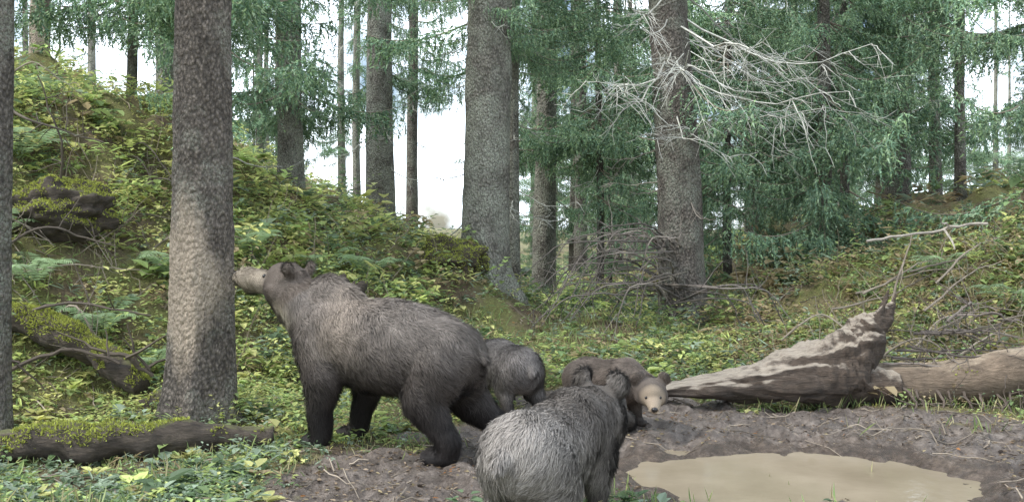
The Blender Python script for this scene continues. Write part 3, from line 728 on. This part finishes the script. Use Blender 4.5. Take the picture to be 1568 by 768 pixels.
    el2(Hh(.6+1.15*ml_+.29*mw, 0, -.12), s*.15, s*.2, s*.16)
    for sg in (-1, 1): el2(Hh(.92, sg*.42, .16), s*.1, s*.1, s*.1)
    kid('nose_and_eyes', A.mesh('nose_and_eyes', noseM, True))
    A = Acc()
    for ch in chains:
        e = ch[-1]
        if e[2] < .08:
            for k in range(5):
                b0 = np.array([e[0]+e[3]*.85, e[1]+(k-2)*.4*e[3], e[2]-.005]); P_ = [W(b0), W(b0+[.03, 0, -.005]), W(b0+[.05, 0, -.025])]
                A.tube(P_, [.007*sc, .005*sc, .0015*sc], 5)
    if A.n: kid('claws', A.mesh('claws', clawM, True))
def col_adult(l, h, n):
    c = np.tile(np.array([.105, .087, .076]), (len(l), 1))
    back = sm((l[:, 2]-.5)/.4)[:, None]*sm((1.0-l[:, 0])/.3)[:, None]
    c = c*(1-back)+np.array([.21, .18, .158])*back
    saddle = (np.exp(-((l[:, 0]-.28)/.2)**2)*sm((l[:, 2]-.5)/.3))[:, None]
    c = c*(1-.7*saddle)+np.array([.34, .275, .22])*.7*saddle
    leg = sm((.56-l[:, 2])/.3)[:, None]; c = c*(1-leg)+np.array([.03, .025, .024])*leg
    hd = (np.linalg.norm(h, axis=1) < 1.5)[:, None]; c = np.where(hd, np.array([.17, .135, .11]), c)
    f = (sm((h[:, 0]-.5)/.8)*(np.linalg.norm(h[:, 1:], axis=1) < 1.2))[:, None]
    c = c*(1-f)+np.array([.47, .39, .30])*f
    th = (np.exp(-((l[:, 0]-.86)/.12)**2)*sm((1.05-l[:, 2])/.15)*sm((l[:, 2]-.66)/.1))[:, None]
    return c*(1-.7*th)+np.array([.48, .41, .31])*.7*th
adult = [
 [(-.42, 0, .655, .255, .25), (-.15, 0, .685, .305, .275), (.15, 0, .695, .31, .265), (.46, 0, .755, .295, .24), (.64, 0, .86, .205, .185), (.78, 0, .97, .17, .165), (.92, 0, 1.07, .155, .15)],
 [(.36, 0, .86, .21, .15), (.52, 0, .92, .23, .15), (.6, 0, .95, .185, .12)],
 [(-.42, .12, .60, .23, .16), (-.36, .17, .42, .165, .12), (-.50, .19, .24, .09, .08), (-.57, .19, .15, .075, .07), (-.57, .19, .065, .06, .07), (-.43, .19, .05, .05, .075)],
 [(-.42, -.12, .58, .22, .16), (-.44, -.18, .40, .15, .12), (-.62, -.23, .24, .09, .08), (-.74, -.26, .15, .075, .07), (-.76, -.26, .065, .06, .07), (-.62, -.26, .05, .05, .075)],
 [(.52, .13, .72, .22, .12), (.44, .17, .48, .14, .11), (.47, .18, .28, .095, .085), (.45, .18, .12, .07, .07), (.46, .18, .06, .055, .075), (.56, .18, .05, .05, .08)],
 [(.48, -.13, .68, .2, .12), (.30, -.16, .47, .13, .10), (.36, -.17, .28, .09, .08), (.40, -.17, .12, .068, .07), (.42, -.17, .06, .055, .075), (.52, -.17, .05, .05, .08)],
 [(-.62, 0, .72, .05, .05), (-.69, 0, .66, .035, .04)],
]
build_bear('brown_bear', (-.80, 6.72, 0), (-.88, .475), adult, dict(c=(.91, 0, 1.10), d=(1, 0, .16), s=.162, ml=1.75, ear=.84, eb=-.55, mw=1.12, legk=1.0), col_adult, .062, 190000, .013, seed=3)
def cub(neck, headc, fr=0.0, belly=1.0):
    b = belly
    return [
     [(-.27, 0, .36, .19*b, .185*b), (-.05, 0, .355, .185*b, .18*b), (.19, 0, .39, .185, .155), neck, headc],
     [(-.25, .09, .33, .16, .11), (-.20, .12, .22, .10, .08), (-.30, .13, .12, .055, .05), (-.33, .13, .05, .045, .045), (-.24, .13, .035, .035, .045)],
     [(-.25, -.09, .33, .16, .11), (-.22, -.12, .22, .10, .08), (-.34, -.13, .12, .055, .05), (-.37, -.13, .05, .045, .045), (-.28, -.13, .035, .035, .045)],
     [(.2, .09, .34, .13, .08), (.18+fr, .11, .2, .075, .06), (.2+fr, .12, .08, .048, .045), (.2+fr, .12, .04, .04, .045), (.26+fr, .12, .035, .035, .05)],
     [(.2, -.09, .34, .13, .08), (.16, -.11, .2, .075, .06), (.16, -.12, .08, .048, .045), (.16, -.12, .04, .04, .045), (.22, -.12, .035, .035, .05)],
     [(-.45, 0, .40, .035, .035), (-.49, 0, .37, .025, .03)],
    ]
def cub_col(body, light, leg, face, hdk=.8):
    def f(l, h, n):
        c = np.tile(np.array(body), (len(l), 1))
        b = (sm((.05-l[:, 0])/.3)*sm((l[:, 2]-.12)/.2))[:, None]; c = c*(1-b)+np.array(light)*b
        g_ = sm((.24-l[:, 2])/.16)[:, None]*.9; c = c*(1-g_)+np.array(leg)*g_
        q = (sm((h[:, 0]-.35)/.5)*(np.linalg.norm(h[:, 1:], axis=1) < 1.1))[:, None]
        c = c*(1-q)+np.array(face)*q
        hd = ((np.linalg.norm(h, axis=1) < 1.35) & (h[:, 0] < .35))[:, None]
        return np.where(hd, c*hdk, c)
    return f
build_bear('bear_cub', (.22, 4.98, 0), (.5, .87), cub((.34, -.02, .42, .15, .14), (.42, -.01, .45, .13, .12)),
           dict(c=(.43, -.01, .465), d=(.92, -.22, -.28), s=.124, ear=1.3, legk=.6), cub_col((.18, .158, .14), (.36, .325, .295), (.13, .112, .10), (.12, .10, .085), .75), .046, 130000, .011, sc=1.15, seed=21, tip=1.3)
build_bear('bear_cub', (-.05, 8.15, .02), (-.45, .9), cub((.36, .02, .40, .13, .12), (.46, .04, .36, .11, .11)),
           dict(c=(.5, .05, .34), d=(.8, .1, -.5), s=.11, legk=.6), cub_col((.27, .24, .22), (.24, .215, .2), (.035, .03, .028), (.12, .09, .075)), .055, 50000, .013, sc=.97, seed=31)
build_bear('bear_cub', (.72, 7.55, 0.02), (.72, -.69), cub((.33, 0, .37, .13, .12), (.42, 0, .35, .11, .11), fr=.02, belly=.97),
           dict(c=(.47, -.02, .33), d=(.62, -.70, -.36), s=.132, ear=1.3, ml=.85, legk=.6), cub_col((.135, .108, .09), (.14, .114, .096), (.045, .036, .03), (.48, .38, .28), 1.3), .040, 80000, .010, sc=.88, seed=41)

# ---------------------------------------------------------------- light, world, camera
el, az = math.radians(50), math.radians(-110)
w = bpy.data.worlds.new("World"); scene.world = w; w.use_nodes = True
nt = w.node_tree; bg = nt.nodes['Background']; sky = nt.nodes.new('ShaderNodeTexSky'); sky.sky_type = 'NISHITA'
sky.sun_disc = False; sky.sun_elevation = el; sky.sun_rotation = az; sky.dust_density = 1.0
tc = nt.nodes.new('ShaderNodeTexCoord'); no_ = nt.nodes.new('ShaderNodeTexNoise'); no_.inputs['Scale'].default_value = 6.0; no_.inputs['Detail'].default_value = 8
nt.links.new(tc.outputs['Generated'], no_.inputs['Vector'])
cr = nt.nodes.new('ShaderNodeValToRGB'); cr.color_ramp.elements[0].position = .41; cr.color_ramp.elements[1].position = .55
nt.links.new(no_.outputs['Fac'], cr.inputs[0])
mx = nt.nodes.new('ShaderNodeMix'); mx.data_type = 'RGBA'; nt.links.new(cr.outputs[0], mx.inputs[0]); nt.links.new(sky.outputs[0], mx.inputs[6]); mx.inputs[7].default_value = (18.5, 20.5, 22.5, 1)
nt.links.new(mx.outputs[2], bg.inputs[0]); bg.inputs[1].default_value = .15
sd = bpy.data.lights.new('sun', 'SUN'); sd.energy = 4.2; sd.angle = math.radians(12); sd.color = (1, .96, .89)
so = bpy.data.objects.new('sun', sd); scene.collection.objects.link(so)
dirv = Vector((math.sin(az)*math.cos(el), math.cos(az)*math.cos(el), math.sin(el)))
so.rotation_euler = dirv.to_track_quat('Z', 'Y').to_euler(); so.location = dirv*30
cam = bpy.data.cameras.new('camera'); co_ = bpy.data.objects.new('camera', cam); scene.collection.objects.link(co_)
co_.location = (0, 0, 1.5); co_.rotation_euler = (math.radians(90), 0, 0)
cam.lens = 35.4; cam.sensor_width = 36; cam.shift_y = -.0236; cam.clip_end = 2000
scene.camera = co_
scene.view_settings.view_transform = 'Standard'; scene.view_settings.look = 'None'; scene.view_settings.exposure = 0
